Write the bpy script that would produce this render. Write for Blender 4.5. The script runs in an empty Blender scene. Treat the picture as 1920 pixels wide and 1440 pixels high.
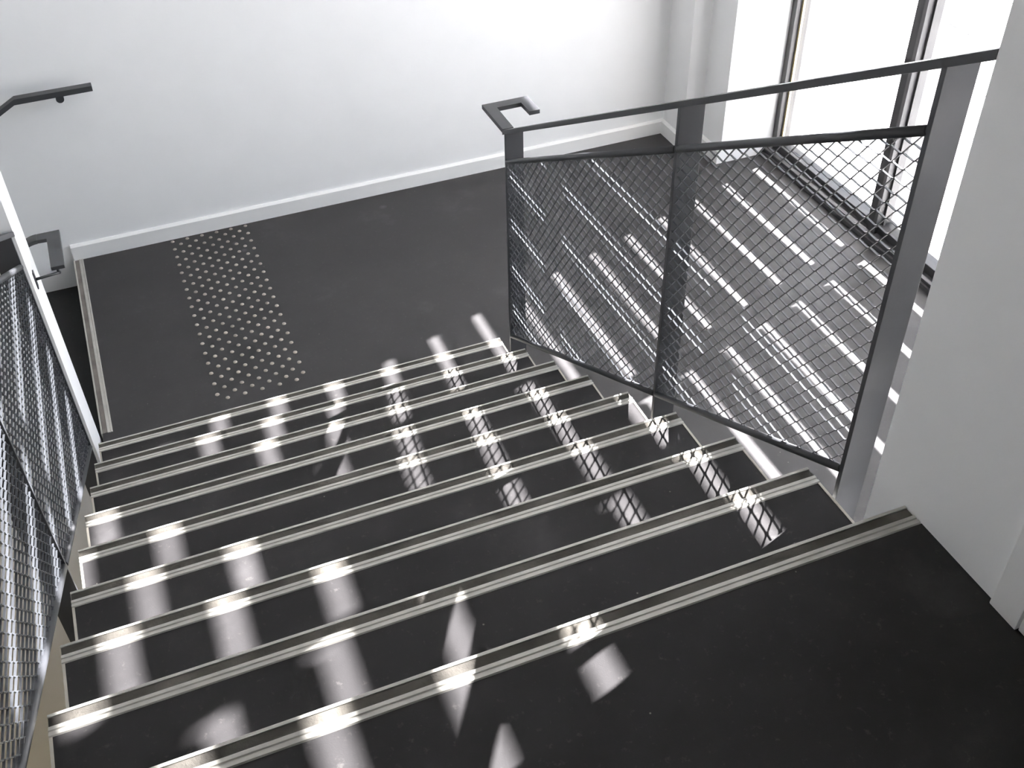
import bpy, bmesh, math, random
from mathutils import Matrix, Vector

random.seed(7)
scene = bpy.context.scene
COL = scene.collection

# ---------------------------------------------------------------- camera
IMG_W, F_PX = 1920.0, 2008.25
YAW, PITCH, ROLL = 0.3649, 0.7119, -0.0259
CAM = Vector((0.4132, -1.0509, 2.9199))
fwd = Vector((math.sin(YAW) * math.cos(PITCH), math.cos(YAW) * math.cos(PITCH), -math.sin(PITCH)))
rgt = Vector((math.cos(YAW), -math.sin(YAW), 0.0))
up = rgt.cross(fwd)
dwn = -up
cr, sr = math.cos(ROLL), math.sin(ROLL)
rgt2 = rgt * cr - dwn * sr
dwn2 = rgt * sr + dwn * cr
cam_data = bpy.data.cameras.new('camera')
cam_data.sensor_width = 36.0
cam_data.lens = F_PX / IMG_W * 36.0
cam_data.clip_start = 0.02
cam = bpy.data.objects.new('camera', cam_data)
m = Matrix.Identity(4)
for i in range(3):
    m[i][0] = rgt2[i]; m[i][1] = -dwn2[i]; m[i][2] = -fwd[i]; m[i][3] = CAM[i]
cam.matrix_world = m
COL.objects.link(cam)
scene.camera = cam

# ---------------------------------------------------------------- light
SUN_X, SUN_Y = 1.16, 0.397            # horizontal travel of sunlight per metre of drop
sun_travel = Vector((-SUN_X, -SUN_Y, -1.0)).normalized()
sd = bpy.data.lights.new('sun', 'SUN')
sd.energy = 170.0
sd.angle = math.radians(0.53)
sd.color = (1.0, 0.955, 0.945)
sun = bpy.data.objects.new('sun', sd)
sun.rotation_euler = sun_travel.to_track_quat('-Z', 'Y').to_euler()
sun.location = (9, 5, 9)
COL.objects.link(sun)

world = bpy.data.worlds.new('sky')
scene.world = world
world.use_nodes = True
wn = world.node_tree
wn.nodes.clear()
sky = wn.nodes.new('ShaderNodeTexSky')
sky.sky_type = 'NISHITA'
sky.sun_disc = False
sky.sun_elevation = math.asin(-sun_travel.z)
sky.sun_rotation = math.atan2(-sun_travel.x, -sun_travel.y)
sky.air_density = 1.0
sky.dust_density = 1.0
sky.ozone_density = 2.0
bg = wn.nodes.new('ShaderNodeBackground')
bg.inputs['Strength'].default_value = 1.0
wo = wn.nodes.new('ShaderNodeOutputWorld')
wn.links.new(sky.outputs[0], bg.inputs[0])
wn.links.new(bg.outputs[0], wo.inputs[0])

# portal in the window opening: it only guides sky sampling, it gives off no light itself
pd = bpy.data.lights.new('window_portal', 'AREA')
pd.shape = 'RECTANGLE'; pd.size = 4.8; pd.size_y = 3.8
pd.cycles.is_portal = True
po = bpy.data.objects.new('window_portal', pd)
po.location = (3.72, 1.48, 2.45)
po.rotation_euler = Vector((-1, 0, 0)).to_track_quat('-Z', 'Y').to_euler()
COL.objects.link(po)

scene.view_settings.view_transform = 'Standard'
scene.view_settings.look = 'None'
scene.view_settings.exposure = -0.26
scene.view_settings.gamma = 1.0
scene.view_settings.use_curve_mapping = False
scene.cycles.max_bounces = 12
scene.cycles.diffuse_bounces = 8
scene.cycles.glossy_bounces = 4
scene.cycles.transparent_max_bounces = 16
scene.cycles.caustics_reflective = False
scene.cycles.caustics_refractive = False

# ---------------------------------------------------------------- materials
def new_mat(name):
    mt = bpy.data.materials.new(name)
    mt.use_nodes = True
    nt = mt.node_tree
    b = nt.nodes['Principled BSDF']
    return mt, nt, b

def node(nt, kind, **kw):
    n = nt.nodes.new(kind)
    for k, v in kw.items():
        setattr(n, k, v)
    return n

def noise(nt, scale, detail=4.0, rough=0.55, vec=None):
    n = node(nt, 'ShaderNodeTexNoise')
    n.inputs['Scale'].default_value = scale
    n.inputs['Detail'].default_value = detail
    n.inputs['Roughness'].default_value = rough
    if vec is not None:
        nt.links.new(vec, n.inputs['Vector'])
    return n

def ramp(nt, src, stops):
    r = node(nt, 'ShaderNodeValToRGB')
    cr_ = r.color_ramp
    while len(cr_.elements) < len(stops):
        cr_.elements.new(0.5)
    for e, (p, c) in zip(cr_.elements, stops):
        e.position = p
        e.color = (c[0], c[1], c[2], 1)
    nt.links.new(src, r.inputs[0])
    return r

def bump(nt, b, src, strength, dist):
    bp = node(nt, 'ShaderNodeBump')
    bp.inputs['Strength'].default_value = strength
    bp.inputs['Distance'].default_value = dist
    nt.links.new(src, bp.inputs['Height'])
    nt.links.new(bp.outputs[0], b.inputs['Normal'])

def obj_coord(nt):
    return node(nt, 'ShaderNodeTexCoord').outputs['Object']

def geo_pos(nt):
    return node(nt, 'ShaderNodeNewGeometry').outputs['Position']

def paint(name, c, rough=0.6, var=0.03, spec=0.35, metal=0.0, bmp=0.08, scale=6.0):
    mt, nt, b = new_mat(name)
    pos = geo_pos(nt)
    n = noise(nt, scale, 3.0, 0.5, pos)
    lo = [max(0, v * (1 - var)) for v in c]
    hi = [min(1, v * (1 + var)) for v in c]
    r = ramp(nt, n.outputs['Fac'], [(0.3, lo), (0.7, hi)])
    nt.links.new(r.outputs[0], b.inputs['Base Color'])
    b.inputs['Roughness'].default_value = rough
    b.inputs['Specular IOR Level'].default_value = spec
    b.inputs['Metallic'].default_value = metal
    if bmp:
        n2 = noise(nt, 180.0, 2.0, 0.5, pos)
        bump(nt, b, n2.outputs['Fac'], bmp, 0.002)
    return mt

SMUDGES = [(0.753, 3.645, 0.035), (0.785, 3.565, 0.040), (1.529, 3.677, 0.045)]

def rubber(name, c, rough, spec, smudges=()):
    """dark rubber sheet: cloudy scuffs, fine grain, scattered dust specks"""
    mt, nt, b = new_mat(name)
    pos = geo_pos(nt)
    big = noise(nt, 3.5, 6.0, 0.65, pos)
    base = ramp(nt, big.outputs['Fac'], [(0.30, [v * 0.78 for v in c]), (0.58, c), (0.78, [v * 1.6 for v in c])])
    fine = noise(nt, 55.0, 5.0, 0.7, pos)
    dust = ramp(nt, fine.outputs['Fac'], [(0.60, (0, 0, 0)), (0.82, (0.35, 0.35, 0.35))])
    mx = node(nt, 'ShaderNodeMix', data_type='RGBA')
    nt.links.new(dust.outputs[0], mx.inputs['Factor'])
    nt.links.new(base.outputs[0], mx.inputs[6])
    mx.inputs[7].default_value = (0.16, 0.155, 0.145, 1)
    src = mx.outputs[2]
    # dried wet marks and scuffs on the landing
    warp = noise(nt, 14.0, 4.0, 0.6, pos)
    for (sx, sy, rad) in smudges:
        vd = node(nt, 'ShaderNodeVectorMath', operation='DISTANCE')
        nt.links.new(pos, vd.inputs[0]); vd.inputs[1].default_value = (sx, sy, 0.0)
        dv = node(nt, 'ShaderNodeMath', operation='DIVIDE')
        nt.links.new(vd.outputs['Value'], dv.inputs[0]); dv.inputs[1].default_value = rad
        ad = node(nt, 'ShaderNodeMath', operation='ADD')
        nt.links.new(dv.outputs[0], ad.inputs[0]); nt.links.new(warp.outputs['Fac'], ad.inputs[1])
        sm = ramp(nt, ad.outputs[0], [(0.55, (0.30, 0.30, 0.30)), (1.0, (0, 0, 0))])
        mxs = node(nt, 'ShaderNodeMix', data_type='RGBA')
        nt.links.new(sm.outputs[0], mxs.inputs['Factor'])
        nt.links.new(src, mxs.inputs[6])
        mxs.inputs[7].default_value = (0.17, 0.17, 0.18, 1)
        src = mxs.outputs[2]
    # tiny crumbs
    vo = node(nt, 'ShaderNodeTexVoronoi')
    vo.inputs['Scale'].default_value = 26.0
    nt.links.new(pos, vo.inputs['Vector'])
    sp = ramp(nt, vo.outputs['Distance'], [(0.045, (1, 1, 1)), (0.06, (0, 0, 0))])
    sel = node(nt, 'ShaderNodeSeparateColor')
    nt.links.new(vo.outputs['Color'], sel.inputs[0])
    gt = node(nt, 'ShaderNodeMath', operation='GREATER_THAN')
    nt.links.new(sel.outputs[0], gt.inputs[0]); gt.inputs[1].default_value = 0.90
    ml = node(nt, 'ShaderNodeMath', operation='MULTIPLY')
    nt.links.new(sp.outputs[0], ml.inputs[0]); nt.links.new(gt.outputs[0], ml.inputs[1])
    mx2 = node(nt, 'ShaderNodeMix', data_type='RGBA')
    nt.links.new(ml.outputs[0], mx2.inputs['Factor'])
    nt.links.new(src, mx2.inputs[6])
    mx2.inputs[7].default_value = (0.20, 0.19, 0.17, 1)
    nt.links.new(mx2.outputs[2], b.inputs['Base Color'])
    rr = node(nt, 'ShaderNodeMapRange')
    nt.links.new(big.outputs['Fac'], rr.inputs[0])
    rr.inputs[1].default_value = 0.3; rr.inputs[2].default_value = 0.7
    rr.inputs[3].default_value = rough - 0.04; rr.inputs[4].default_value = rough + 0.06
    nt.links.new(rr.outputs[0], b.inputs['Roughness'])
    b.inputs['Specular IOR Level'].default_value = spec
    grain = noise(nt, 420.0, 2.0, 0.5, pos)
    bump(nt, b, grain.outputs['Fac'], 0.15, 0.001)
    return mt

M = {}
M['wall'] = paint('white_wall_paint', (0.84, 0.845, 0.845), 0.7, 0.012, 0.25, bmp=0.05)
M['base'] = paint('gloss_white_skirting', (0.84, 0.84, 0.83), 0.4, 0.01, 0.45, bmp=0.0)
M['ceiling'] = paint('ceiling_paint', (0.80, 0.80, 0.79), 0.8, 0.01, 0.2)
M['floor'] = rubber('charcoal_rubber_floor', (0.037, 0.036, 0.0365), 0.40, 0.20, SMUDGES)
M['tread'] = rubber('charcoal_rubber_dimmed', (0.033, 0.032, 0.0325), 0.52, 0.04)  # copy of the floor rubber, darkened and dulled for the dim upper steps
M['steel'] = paint('charcoal_painted_steel', (0.030, 0.032, 0.036), 0.45, 0.06, 0.42, bmp=0.05, scale=14)
M['mesh'] = paint('charcoal_painted_mesh', (0.052, 0.056, 0.062), 0.32, 0.05, 0.5, bmp=0.0)
M['alu'] = paint('worn_aluminium_nosing', (0.47, 0.46, 0.42), 0.5, 0.10, 0.5, 0.25, bmp=0.05, scale=22)
M['insert'] = paint('dusty_black_grit', (0.060, 0.056, 0.048), 0.85, 0.55, 0.2, bmp=0.5, scale=9)
M['dusty'] = paint('dusty_brown_grit', (0.16, 0.145, 0.13), 0.85, 0.25, 0.2, bmp=0.4, scale=12)
M['side'] = paint('pale_edge_trim', (0.36, 0.34, 0.29), 0.55, 0.10, 0.4, bmp=0.05, scale=16)
M['stringer'] = paint('grey_painted_stringer', (0.52, 0.52, 0.50), 0.6, 0.05, 0.3)
M['stud'] = paint('pale_bronze_stud', (0.34, 0.31, 0.26), 0.45, 0.15, 0.5, 0.35, bmp=0.0, scale=30)
M['frame'] = paint('black_window_frame', (0.032, 0.032, 0.034), 0.5, 0.05, 0.5, bmp=0.0)
M['blade'] = paint('white_aluminium_blade', (0.55, 0.55, 0.55), 0.5, 0.02, 0.4, bmp=0.0)
M['darkwall'] = paint('bounce_cutting_dark_wall', (0.10, 0.10, 0.10), 0.8, 0.02, 0.2)  # dark colour stands in for the dim space behind the camera
M['soffit'] = paint('dimming_grey_soffit', (0.20, 0.20, 0.195), 0.85, 0.06, 0.2)  # grey picked to keep reflected light off the upper landing
M['ground'] = paint('pale_concrete_paving', (0.62, 0.61, 0.58), 0.85, 0.06, 0.2, scale=3)
M['lit_edge'] = paint('golden_lit_edge', (0.50, 0.42, 0.26), 0.4, 0.08, 0.5, 0.4, bmp=0.0)  # golden light along the jamb edge, put into the base colour

def glass_mat():
    mt = bpy.data.materials.new('clear_window_glass')
    mt.use_nodes = True
    nt = mt.node_tree
    nt.nodes.clear()
    out = node(nt, 'ShaderNodeOutputMaterial')
    tr = node(nt, 'ShaderNodeBsdfTransparent')
    tr.inputs[0].default_value = (0.965, 0.97, 0.98, 1)
    gl = node(nt, 'ShaderNodeBsdfGlossy')
    gl.inputs['Roughness'].default_value = 0.02
    mixn = node(nt, 'ShaderNodeMixShader')
    mixn.inputs[0].default_value = 0.05
    nt.links.new(tr.outputs[0], mixn.inputs[1]); nt.links.new(gl.outputs[0], mixn.inputs[2])
    nt.links.new(mixn.outputs[0], out.inputs[0])
    return mt
M['glass'] = glass_mat()

# ---------------------------------------------------------------- mesh helpers
def link(name, me, mat, parent=None, smooth=False):
    o = bpy.data.objects.new(name, me)
    COL.objects.link(o)
    if mat is not None and len(me.materials) == 0:
        me.materials.append(mat)
    if smooth:
        for p in me.polygons:
            p.use_smooth = True
    if parent is not None:
        o.parent = parent
    return o

def bm_obj(name, bm, mat, parent=None, smooth=False):
    bmesh.ops.recalc_face_normals(bm, faces=bm.faces)
    me = bpy.data.meshes.new(name)
    bm.to_mesh(me)
    bm.free()
    return link(name, me, mat, parent, smooth)

def add_box(bm, x0, x1, y0, y1, z0, z1):
    v = [bm.verts.new(p) for p in ((x0, y0, z0), (x1, y0, z0), (x1, y1, z0), (x0, y1, z0),
                                   (x0, y0, z1), (x1, y0, z1), (x1, y1, z1), (x0, y1, z1))]
    for f in ((0, 3, 2, 1), (4, 5, 6, 7), (0, 1, 5, 4), (1, 2, 6, 5), (2, 3, 7, 6), (3, 0, 4, 7)):
        bm.faces.new([v[i] for i in f])

def box(name, x0, x1, y0, y1, z0, z1, mat, parent=None, bev=0.0):
    bm = bmesh.new()
    add_box(bm, x0, x1, y0, y1, z0, z1)
    if bev:
        bmesh.ops.bevel(bm, geom=bm.edges[:], offset=bev, segments=2, affect='EDGES', profile=0.6)
    return bm_obj(name, bm, mat, parent)

def prism(name, poly, axis, a0, a1, mat, parent=None, bev=0.0):
    """poly in the two other axes (order x,y,z without `axis`), extruded from a0 to a1"""
    bm = bmesh.new()
    def P(p, a):
        q = list(p)
        q.insert({'x': 0, 'y': 1, 'z': 2}[axis], a)
        return q
    va = [bm.verts.new(P(p, a0)) for p in poly]
    vb = [bm.verts.new(P(p, a1)) for p in poly]
    n = len(poly)
    bm.faces.new(va)
    bm.faces.new(list(reversed(vb)))
    for i in range(n):
        bm.faces.new((va[i], vb[i], vb[(i + 1) % n], va[(i + 1) % n]))
    if bev:
        bmesh.ops.bevel(bm, geom=bm.edges[:], offset=bev, segments=2, affect='EDGES', profile=0.6)
    return bm_obj(name, bm, mat, parent)

def add_tube(bm, a, b, r, n=14, caps=True):
    a, b = Vector(a), Vector(b)
    d = (b - a).normalized()
    s = d.cross(Vector((0, 0, 1)))
    if s.length < 1e-4:
        s = Vector((1, 0, 0))
    s.normalize()
    t = d.cross(s)
    ra, rb = [], []
    for i in range(n):
        w = 2 * math.pi * i / n
        off = s * math.cos(w) * r + t * math.sin(w) * r
        ra.append(bm.verts.new(a + off)); rb.append(bm.verts.new(b + off))
    for i in range(n):
        f = bm.faces.new((ra[i], ra[(i + 1) % n], rb[(i + 1) % n], rb[i]))
        f.smooth = True
    if caps:
        bm.faces.new(list(reversed(ra))); bm.faces.new(rb)

def tube(name, a, b, r, mat, parent=None, n=14):
    bm = bmesh.new()
    add_tube(bm, a, b, r, n)
    return bm_obj(name, bm, mat, parent)

def thing(name, label, cat, loc=(0, 0, 0), group=None):
    o = bpy.data.objects.new(name, None)
    o.empty_display_size = 0.1
    COL.objects.link(o)
    o['label'] = label
    o['category'] = cat
    if group:
        o['group'] = group
    return o

def struct(o, label=None):
    o['kind'] = 'structure'
    if label:
        o['label'] = label
    return o

# ---------------------------------------------------------------- dimensions
T, R, N = 0.28, 0.1509, 9               # going, riser, number of risers
W = 1.62                                # flight width
ZU = N * R                              # upper floor level
YW = 3.822                              # far wall
XWIN = 3.66                             # inner face of window frame
ZC = 5.10                               # ceiling
def ny(k): return (N - k) * T
def rake(y): return (N - y / T) * R

# ---------------------------------------------------------------- the setting
struct(box('floor_lower', 0.0, 3.74, -3.2, YW + 0.2, -0.25, 0.0, M['floor']),
       'dark charcoal rubber floor of the lower landing')
struct(box('floor_upper', 0.0, 1.76, -3.2, -0.050, ZU - 0.22, ZU, M['tread']),
       'charcoal rubber floor of the upper landing, darkened for its dim light')
struct(box('wall_far', -3.0, 4.2, YW, YW + 0.2, -3.2, ZC, M['wall']), 'long plain white wall behind the lower landing')
struct(prism('wall_window_side', [(3.23, YW), (3.23, 3.59), (3.34, 3.59), (3.34, 3.37), (3.75, 3.37), (3.75, YW)],
             'z', -0.2, ZC, M['wall']), 'stepped white wall return and bright reveal beside the tall window')
struct(box('wall_right', 1.63, 1.76, -3.2, 0.092, 0.0, ZC, M['wall']), 'grey shaded white wall at the head of the stair on the right')
struct(box('wall_left', -3.0, -0.014, 2.232, 2.47, -3.2, ZC, M['wall']), 'white dividing wall whose narrow end is brightly lit')
struct(box('wall_void', -1.25, -1.05, -3.2, 2.232, -3.2, ZC, M['wall']), 'white wall across the void left of the stair')
struct(box('wall_back', -1.75, 4.02, -3.4, -3.2, -3.2, ZC, M['darkwall']), 'unseen wall behind the upper landing, coloured dark to cut bounce light')  # out of view, its dark colour holds back bounce light
struct(box('ceiling_dimmer', -1.75, 1.63, -3.2, 2.232, ZU + 2.45, ZC, M['soffit']), 'unseen grey soffit added over the stair to dim the upper landing')  # added out of view, low and grey, to shade the upper landing
struct(box('wall_outer', -3.2, -3.0, 2.47, YW, -3.2, ZC, M['wall']), 'white end wall of the lower flight')
struct(box('wall_upper_edge', -0.12, -0.002, -3.2, -0.06, ZU - 0.6, ZU - 0.02, M['wall']), 'white floor edge beside the void')
struct(box('wall_window_end', XWIN, 4.02, -3.2, -0.412, -0.2, ZC, M['wall']), 'white wall past the end of the window')
struct(box('wall_window_head', XWIN, 4.02, -0.41, 3.37, 4.90, ZC, M['wall']), 'white wall strip above the window')
struct(box('ceiling', -3.2, 4.2, -3.4, YW + 0.2, ZC, ZC + 0.2, M['ceiling']), 'white ceiling over the stairwell')
struct(box('floor_void', -3.0, 0.0, -3.2, YW, -3.4, -3.2, M['ground']), 'grey floor at the bottom of the void')
struct(box('ground', 3.742, 40.0, -25.0, 30.0, -0.40, -0.18, M['ground']), 'sunlit pale paving outside the window')

def skirting(name, poly_pts, axis, a0, a1):
    return struct(prism(name, poly_pts, axis, a0, a1, M['base']), 'white skirting board with a chamfered top')
BH, BT = 0.082, 0.018
skirting('baseboard_far', [(YW, 0.0), (YW - BT, 0.0), (YW - BT, BH - 0.010), (YW - 0.006, BH), (YW, BH)], 'x', 0.0, 3.23)
skirting('baseboard_right', [(3.23, 0.0), (3.23 - BT, 0.0), (3.23 - BT, BH - 0.010), (3.224, BH), (3.23, BH)], 'y', 3.59, YW - BT)
skirting('baseboard_return', [(3.34, 0.0), (3.34 - BT, 0.0), (3.34 - BT, BH - 0.010), (3.334, BH), (3.34, BH)], 'y', 3.37, 3.59)

# door casing on the right-hand wall, only its foot shows at the frame's edge
door = bpy.data.objects.new('door_1', None); COL.objects.link(door)
struct(door, 'pale door jamb on the right wall of the upper landing')
box('casing', 1.619, 1.63, -0.315, -0.25, ZU, ZU + 2.1, M['base'], door, 0.003)
box('door_leaf', 1.621, 1.63, -1.20, -0.319, ZU + 0.006, ZU + 2.05, M['base'], door, 0.002)

# ---------------------------------------------------------------- tall window
win = bpy.data.objects.new('window_1', None); COL.objects.link(win)
struct(win, 'floor to ceiling window with black frame, blown out by daylight')
ZH = 4.90
bm = bmesh.new(); add_box(bm, 3.60, 3.76, -0.41, 3.37, 0.0, 0.022)
bm_obj('sill', bm, M['frame'], win)
box('sill_rail', 3.612, 3.636, -0.41, 3.37, 0.022, 0.040, M['frame'], win, 0.003)
box('sill_rail', 3.672, 3.745, -0.41, 3.37, 0.022, 0.066, M['frame'], win, 0.003)
box('head', XWIN, 3.745, -0.41, 3.37, ZH - 0.06, ZH, M['frame'], win, 0.003)
box('jamb', XWIN, 3.745, 3.332, 3.37, 0.066, ZH - 0.06, M['frame'], win, 0.003)
box('glazing_bead', 3.690, 3.702, 3.318, 3.332, 0.066, ZH - 0.06, M['lit_edge'], win)  # strip coloured as the golden-lit edge of the jamb
box('jamb', XWIN, 3.745, -0.41, -0.37, 0.066, ZH - 0.06, M['frame'], win, 0.003)
MULL = [2.462, 1.428, 0.394]
for y in MULL:
    prof = [(3.645, y - 0.021), (3.656, y - 0.030), (3.745, y - 0.030), (3.745, y + 0.030), (3.656, y + 0.030), (3.645, y + 0.021)]
    mu = prism('mullion', prof, 'z', 0.022, ZH - 0.06, M['frame'], win)
    box('glazing_bead', 3.690, 3.702, y - 0.042, y - 0.030, 0.066, ZH - 0.06, M['frame'], mu)
edges = [3.332] + MULL + [-0.37]
for i in range(4):
    y1 = edges[i] - (0.0 if i == 0 else 0.030)
    y0 = edges[i + 1] + (0.0 if i == 3 else 0.030)
    box('pane', 3.704, 3.712, y0, y1, 0.066, 3.25, M['glass'], win)
    box('pane', 3.704, 3.712, y0, y1, 3.61, ZH - 0.06, M['glass'], win)

struct(box('wall_spandrel', 3.648, 3.742, -0.41, 3.332, 3.25, 3.61, M['wall']), 'white spandrel band across the window at the upper storey')

# fixed sunshade blades outside the glass
shade = thing('sunshade', 'white horizontal sunshade blades fixed outside the tall window', 'sunshade')
XB, DB, PZ, TB = 3.80, 0.1890, 0.1980, 0.004
H0 = 0.2720 - 0.0155 - TB                # underside level of one blade, the rest follow at PZ
blade_me = None
fins = [3.440] + MULL + [-0.380]
for b in range(4):
    ya, yb = fins[b + 1] + 0.020, fins[b] - 0.020
    first = None
    for k in range(-1, 25):
        z = H0 + k * PZ
        if z > 4.86:
            continue
        if first is None:
            first = box('blade', XB, XB + DB, ya, yb, 0.0, TB, M['blade'], shade)
            first.location.z = z
        else:
            o = first.copy(); COL.objects.link(o); o.parent = shade; o.location.z = z
for y in fins:
    box('fin', XB - 0.055, XB + 0.150, y - 0.020, y + 0.020, -0.18, 4.89, M['base'], shade)

# ---------------------------------------------------------------- the flight in front
stair = thing('staircase', 'broad flight of black rubber stairs with pale metal nosings descending to the landing', 'staircase')
# sawtooth carcass
saw = []
for k in range(1, N + 1):
    y = ny(k)
    saw.append((y - 0.014, (k - 1) * R - (0.0 if k == 1 else 0.012)))
    saw.append((y - 0.014, k * R - 0.012))
saw[0] = (ny(1) - 0.014, 0.0)
saw += [(-0.05, ZU - 0.012), (-0.05, ZU - 0.30), (ny(1) - 0.35, 0.0)]
prism('carcass', saw, 'x', 0.004, W - 0.004, M['stringer'], stair)
NOS = [(0.0, -0.022), (0.0, 0.0012), (-0.0015, 0.0022), (-0.007, 0.0022), (-0.0075, -0.0010), (-0.0275, -0.0010), (-0.028, 0.0024),
       (-0.029, 0.003), (-0.036, 0.003), (-0.0375, 0.0006), (-0.0405, 0.0006), (-0.042, 0.003), (-0.048, 0.003),
       (-0.050, 0.0), (-0.050, -0.008), (-0.005, -0.008), (-0.005, -0.022)]
tread_me = riser_me = nos_me = ins_me = trim_me = None
def share(name, me_obj, parent, loc):
    o = me_obj.copy(); COL.objects.link(o); o.parent = parent; o.location = loc
    return o
proto = {}
for k in range(1, N + 1):
    y, z = ny(k), k * R
    L = (0, y, z)
    if k < N:
        if 'tread' not in proto:
            t_ = box('tread', 0.006, W - 0.006, -T, -0.050, -0.012, 0.0, M['tread'], stair); t_.location = L; proto['tread'] = t_
        else:
            share('tread', proto['tread'], stair, L)
        for s, xs in (('l', (0.0, 0.006)), ('r', (W - 0.006, W))):
            key = 'trim' + s
            if key not in proto:
                o = prism('side_trim', [(-0.050, 0.0012), (-T - 0.010, 0.0012), (-T - 0.010, R - 0.022), (-T - 0.018, R - 0.022), (-T - 0.018, -0.02), (-0.050, -0.02)],
                          'x', xs[0], xs[1], M['side'], stair)
                o.location = L; proto[key] = o
            else:
                share('side_trim', proto[key], stair, L)
    if 'riser' not in proto:
        r_ = box('riser', 0.006, W - 0.006, -0.014, -0.005, -R, -0.022, M['tread'], stair); r_.location = L; proto['riser'] = r_
    else:
        share('riser', proto['riser'], stair, L)
    if 'nosing' not in proto:
        n_ = prism('nosing', NOS, 'x', 0.0, W, M['alu'], stair); n_.location = L; proto['nosing'] = n_
        i_ = box('insert', 0.0012, W - 0.0012, -0.0272, -0.0078, -0.001, 0.0006, M['insert'], n_); proto['insert'] = i_
    else:
        n_ = share('nosing', proto['nosing'], stair, L)
        i_ = share('insert', proto['insert'], n_, (0, 0, 0))
    if k == N:
        n_.scale.x = 1.628 / W

# ---------------------------------------------------------------- next flight, going down to the left
st2 = thing('staircase', 'dark lower flight dropping away to the left behind the white dividing wall', 'staircase')
Y0, Y1 = 2.472, YW - 0.002
lo = []
for k in range(0, 10):
    x = 0.03 - 0.035 - k * T
    if k:
        lo.append((x + T, -k * R)); lo.append((x, -k * R))
lo += [(lo[-1][0], lo[-1][1] - 0.3), (-0.005, -0.4)]
prism('carcass', [(-0.006, -0.012)] + [(min(a, -0.006), b - 0.012) for a, b in lo], 'y', Y0, Y1, M['stringer'], st2)
for k in range(1, 9):
    xr_ = -0.005 - (k - 1) * T
    box('tread', xr_ - T + 0.05 if k < 9 else xr_ - T, xr_, Y0, Y1, -k * R - 0.012, -k * R, M['tread'], st2)
    if k < 8:
        nb = prism('nosing', [(-xr_ * 0 + xr_ - T - a, b - k * R) for a, b in NOS], 'y', Y0, Y1, M['alu'], st2)
# nosing on the landing's own edge
ln = prism('nosing', [(-0.006 - a * 0.92, b) for a, b in NOS], 'y', Y0 - 0.002, YW - BT, M['alu'], st2)
box('insert', -0.006 + 0.0072, -0.006 + 0.025, Y0, YW - BT - 0.001, -0.001, 0.0006, M['dusty'], ln)

# ---------------------------------------------------------------- balustrades
HT, HM, HB = 0.9382, 0.8157, 0.0258

def raked_bar(name, x0, x1, ya, yb, h_top, thick, mat, parent):
    """flat bar following the stair slope between ya (low end) and yb (high end)"""
    poly = [(ya, rake(ya) + h_top), (yb, rake(yb) + h_top), (yb, rake(yb) + h_top - thick), (ya, rake(ya) + h_top - thick)]
    return prism(name, poly, 'x', x0, x1, mat, parent, 0.0012)

def mesh_panel(x, ya, yb, parent):
    """expanded-metal sheet between two posts; long way of the diamond follows the slope"""
    ang = math.atan2(R, T)
    ca, sa = math.cos(ang), math.sin(ang)
    U, V = 0.0305, 0.01435              # half diagonals
    hw, th, bond = 0.0008, 0.0022, 0.0032
    # local u runs uphill (towards -y), v is perpendicular upwards
    org = Vector((0, ya, rake(ya) + HB))
    def P(u, v, dx):
        return (x + dx, org.y - u * ca + v * sa, org.z + u * sa + v * ca)
    length = (ya - yb) / ca
    hgt = (HM - HB) * ca
    skew = (HM - HB) * sa               # vertical posts skew the panel
    nu = int(length / U) + 2
    j0, j1 = -2, int(hgt / V) + 3
    i0, i1 = int(-0.05 / U) - 1, int((length + skew) / U) + 3
    bm = bmesh.new()
    cache = {}
    def vert(key, p):
        if key not in cache:
            cache[key] = bm.verts.new(p)
        return cache[key]
    for j in range(j0, j1):
        prev = None
        for i in range(i0, i1):
            upn = ((i + j) % 2 == 0)    # this zigzag touches the row above here
            vc = (j + (1 if upn else 0)) * V
            sgn = -1 if upn else 1
            for e in (-1, 1):
                u = i * U + e * bond
                ring = []
                for (dv, dx) in ((-hw, -th), (hw, -th), (hw, th), (-hw, th)):
                    vv = vc + sgn * hw + dv
                    key = (i, e, round(vv / 1e-5), dx > 0)
                    dxx = dx + (0.0011 if upn else -0.0011)
                    ring.append(bm.verts.new(P(u, vv, dxx)))
                if prev:
                    for q in range(4):
                        bm.faces.new((prev[q], prev[(q + 1) % 4], ring[(q + 1) % 4], ring[q]))
                prev = ring
    # trim to the panel outline
    geom = lambda: bm.verts[:] + bm.edges[:] + bm.faces[:]
    up_n = Vector((0, sa, ca))
    for co, no in (((0, ya - 0.004, 0), (0, 1, 0)), ((0, yb + 0.004, 0), (0, -1, 0)),
                   (Vector(org) - up_n * 0.0, -up_n), (Vector(org) + Vector((0, 0, HM - HB)), up_n)):
        bmesh.ops.bisect_plane(bm, geom=geom(), plane_co=co, plane_no=no, clear_outer=True)
    o = bm_obj('expanded_mesh', bm, M['mesh'], parent)
    o['kind'] = 'stuff'
    return o

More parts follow.
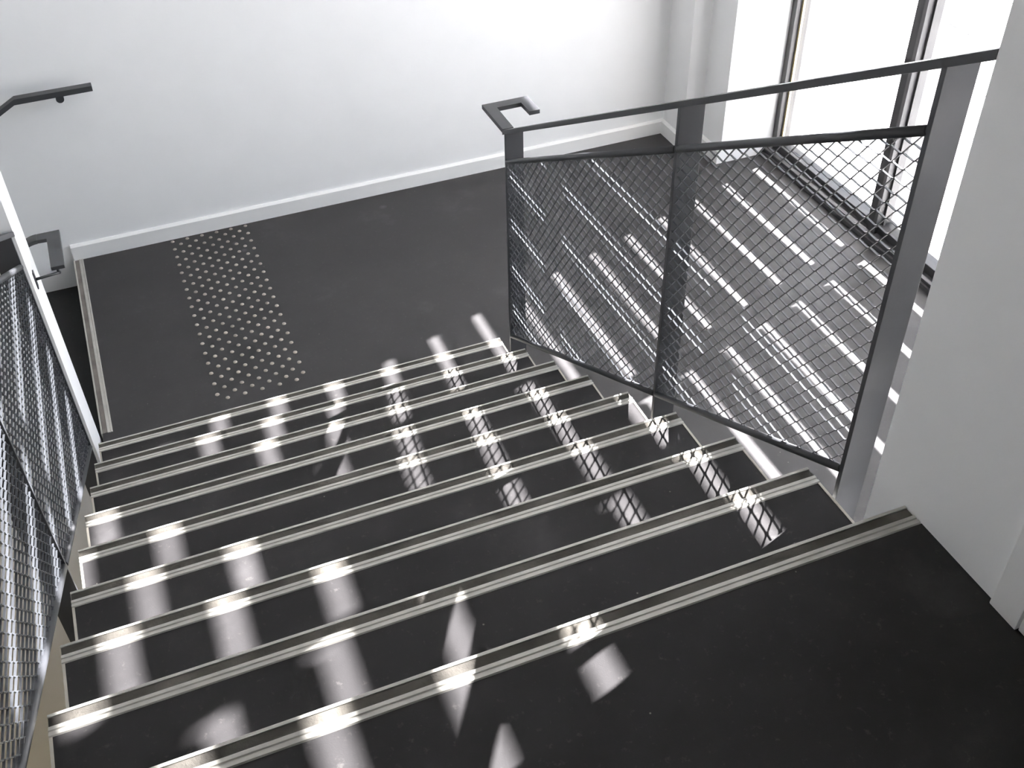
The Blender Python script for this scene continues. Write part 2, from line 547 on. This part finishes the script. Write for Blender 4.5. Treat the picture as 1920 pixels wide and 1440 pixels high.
def balustrade(label, xm, out, y_low, y_high, hook, Y_P):
    """xm: plane of the mesh, out: +1 when posts stand out towards +x, -1 towards -x"""
    b = thing('balustrade', label, 'balustrade', group=None)
    PW, PT, RW = 0.062, 0.012, 0.048
    xa, xb = sorted((xm - out * 0.006, xm + out * PW))
    for y in Y_P:
        bot = rake(y) - 0.30
        box('post', xa, xb, y - PT / 2, y + PT / 2, max(bot, 0.0), rake(y) + HT - 0.010, M['steel'], b, 0.001)
    ra, rb = sorted((xm - out * 0.006, xm + out * (RW - 0.006)))
    raked_bar('handrail', ra, rb, y_low, y_high, HT + 0.004, 0.018, M['steel'], b)
    ends = list(Y_P) + [y_high - 0.0]
    for i in range(2):
        ya, yb = Y_P[i] - PT / 2, Y_P[i + 1] + PT / 2
        tube('top_rod', (xm, ya, rake(ya) + HM), (xm, yb, rake(yb) + HM), 0.0095, M['steel'], b)
        tube('bottom_rod', (xm, ya, rake(ya) + HB), (xm, yb, rake(yb) + HB), 0.0095, M['steel'], b)
        mesh_panel(xm, ya, yb, b)
    if hook:
        z1 = rake(2.165) + HT + 0.010
        z0 = z1 - 0.016
        pts = [(xm - 0.006, 2.160), (xm - 0.006, 2.368), (xm + 0.174, 2.368), (xm + 0.174, 2.248),
               (xm + 0.133, 2.248), (xm + 0.133, 2.326), (xm + 0.036, 2.326), (xm + 0.036, 2.160)]
        prism('rail_return', pts, 'z', z0, z1, M['steel'], b, 0.0012)
    return b

balustrade('charcoal steel balustrade with diamond mesh and hooked rail end, right of the stair', 1.635, 1, 2.165, 0.092, True, (2.140, 0.980, 0.188))
balustrade('charcoal steel mesh balustrade seen edge-on along the left side of the stair', -0.018, -1, 2.232, -0.9, False, (2.140, 0.980, -0.080))

# ---------------------------------------------------------------- wall handrail on the far wall
hr = thing('handrail', 'dark flat handrail fixed to the far white wall, bending down to the left', 'handrail')
zt = 0.886
pts = [(0.308, zt), (-0.014, zt), (-2.2, zt - 2.186 * R / T), (-2.2, zt - 0.024 - 2.186 * R / T), (-0.020, zt - 0.024), (0.308, zt - 0.024)]
prism('rail', pts, 'y', 3.722, 3.762, M['steel'], hr, 0.0015)
for bx, dz in ((0.166, 0.0), (-0.85, 0.836 * R / T)):
    tube('saddle', (bx, 3.724, zt - 0.036 - dz), (bx, 3.764, zt - 0.036 - dz), 0.017, M['steel'], hr, 18)
    tube('bracket', (bx, 3.764, zt - 0.040 - dz), (bx, YW, zt - 0.052 - dz), 0.006, M['steel'], hr, 10)

# handrail of the lower flight wrapping round the end of the dividing wall
wr = thing('handrail', 'short dark handrail end wrapping the lit end of the left dividing wall', 'handrail')
z1 = 0.886
bm = bmesh.new()
def plan_slab(bm, pts, z0, z1):
    va = [bm.verts.new((p[0], p[1], z0)) for p in pts]; vb = [bm.verts.new((p[0], p[1], z1)) for p in pts]
    bm.faces.new(list(reversed(va))); bm.faces.new(vb)
    for i in range(len(pts)):
        j = (i + 1) % len(pts)
        bm.faces.new((va[i], va[j], vb[j], vb[i]))
plan_slab(bm, [(0.012, 2.562), (0.090, 2.562), (0.090, 2.322), (0.046, 2.322), (0.046, 2.518), (0.012, 2.518)], z1 - 0.014, z1)
bmesh.ops.bevel(bm, geom=bm.edges[:], offset=0.0012, segments=1, affect='EDGES')
bm_obj('rail_return', bm, M['steel'], wr)
# curved transition into the slope
curve = [(0.012, z1)]
for i in range(1, 7):
    a = i / 6.0
    curve.append((0.012 - 0.075 * a, z1 - 0.075 * (R / T) * a * a * 0.9))
xe, ze = curve[-1]
curve.append((-2.2, ze - (xe + 2.2) * R / T))
poly = curve + [(p[0], p[1] - 0.014) for p in reversed(curve)]
prism('rail', poly, 'y', 2.518, 2.562, M['steel'], wr)
tube('bracket', (0.066, 2.330, z1 - 0.030), (-0.013, 2.318, z1 - 0.030), 0.005, M['steel'], wr, 10)
tube('bracket_stem', (0.066, 2.332, z1 - 0.034), (0.066, 2.332, z1 - 0.012), 0.006, M['steel'], wr, 10)
box('bracket_plate', -0.014, -0.010, 2.305, 2.331, z1 - 0.062, z1 + 0.002, M['steel'], wr, 0.001)

# ---------------------------------------------------------------- tactile studs
tac = thing('tactile_strip', 'strip of small pale warning studs across the landing before the lower flight', 'tactile strip')
bm = bmesh.new()
prof = [(0.0095, 0.0), (0.0085, 0.0026), (0.0068, 0.0040), (0.0, 0.0046)]
rings = []
n = 10
for (r_, z_) in prof[:-1]:
    rings.append([bm.verts.new((r_ * math.cos(2 * math.pi * i / n), r_ * math.sin(2 * math.pi * i / n), z_)) for i in range(n)])
top = bm.verts.new((0, 0, prof[-1][1]))
for a, b_ in zip(rings, rings[1:]):
    for i in range(n):
        bm.faces.new((a[i], a[(i + 1) % n], b_[(i + 1) % n], b_[i]))
for i in range(n):
    bm.faces.new((rings[-1][i], rings[-1][(i + 1) % n], top))
stud = bm_obj('stud', bm, M['stud'], tac, True)
first = True
CX, CY = 0.0364, 0.0737
for c in range(11):
    for j in range(19):
        y = 2.4935 + (0.0 if c % 2 else CY / 2) + j * CY
        if y > YW - BT - 0.012:
            continue
        L = (0.4685 + c * CX + random.uniform(-0.0006, 0.0006), y + random.uniform(-0.0006, 0.0006), 0.0)
        if first:
            stud.location = L; first = False
        else:
            o = stud.copy(); COL.objects.link(o); o.parent = tac; o.location = L
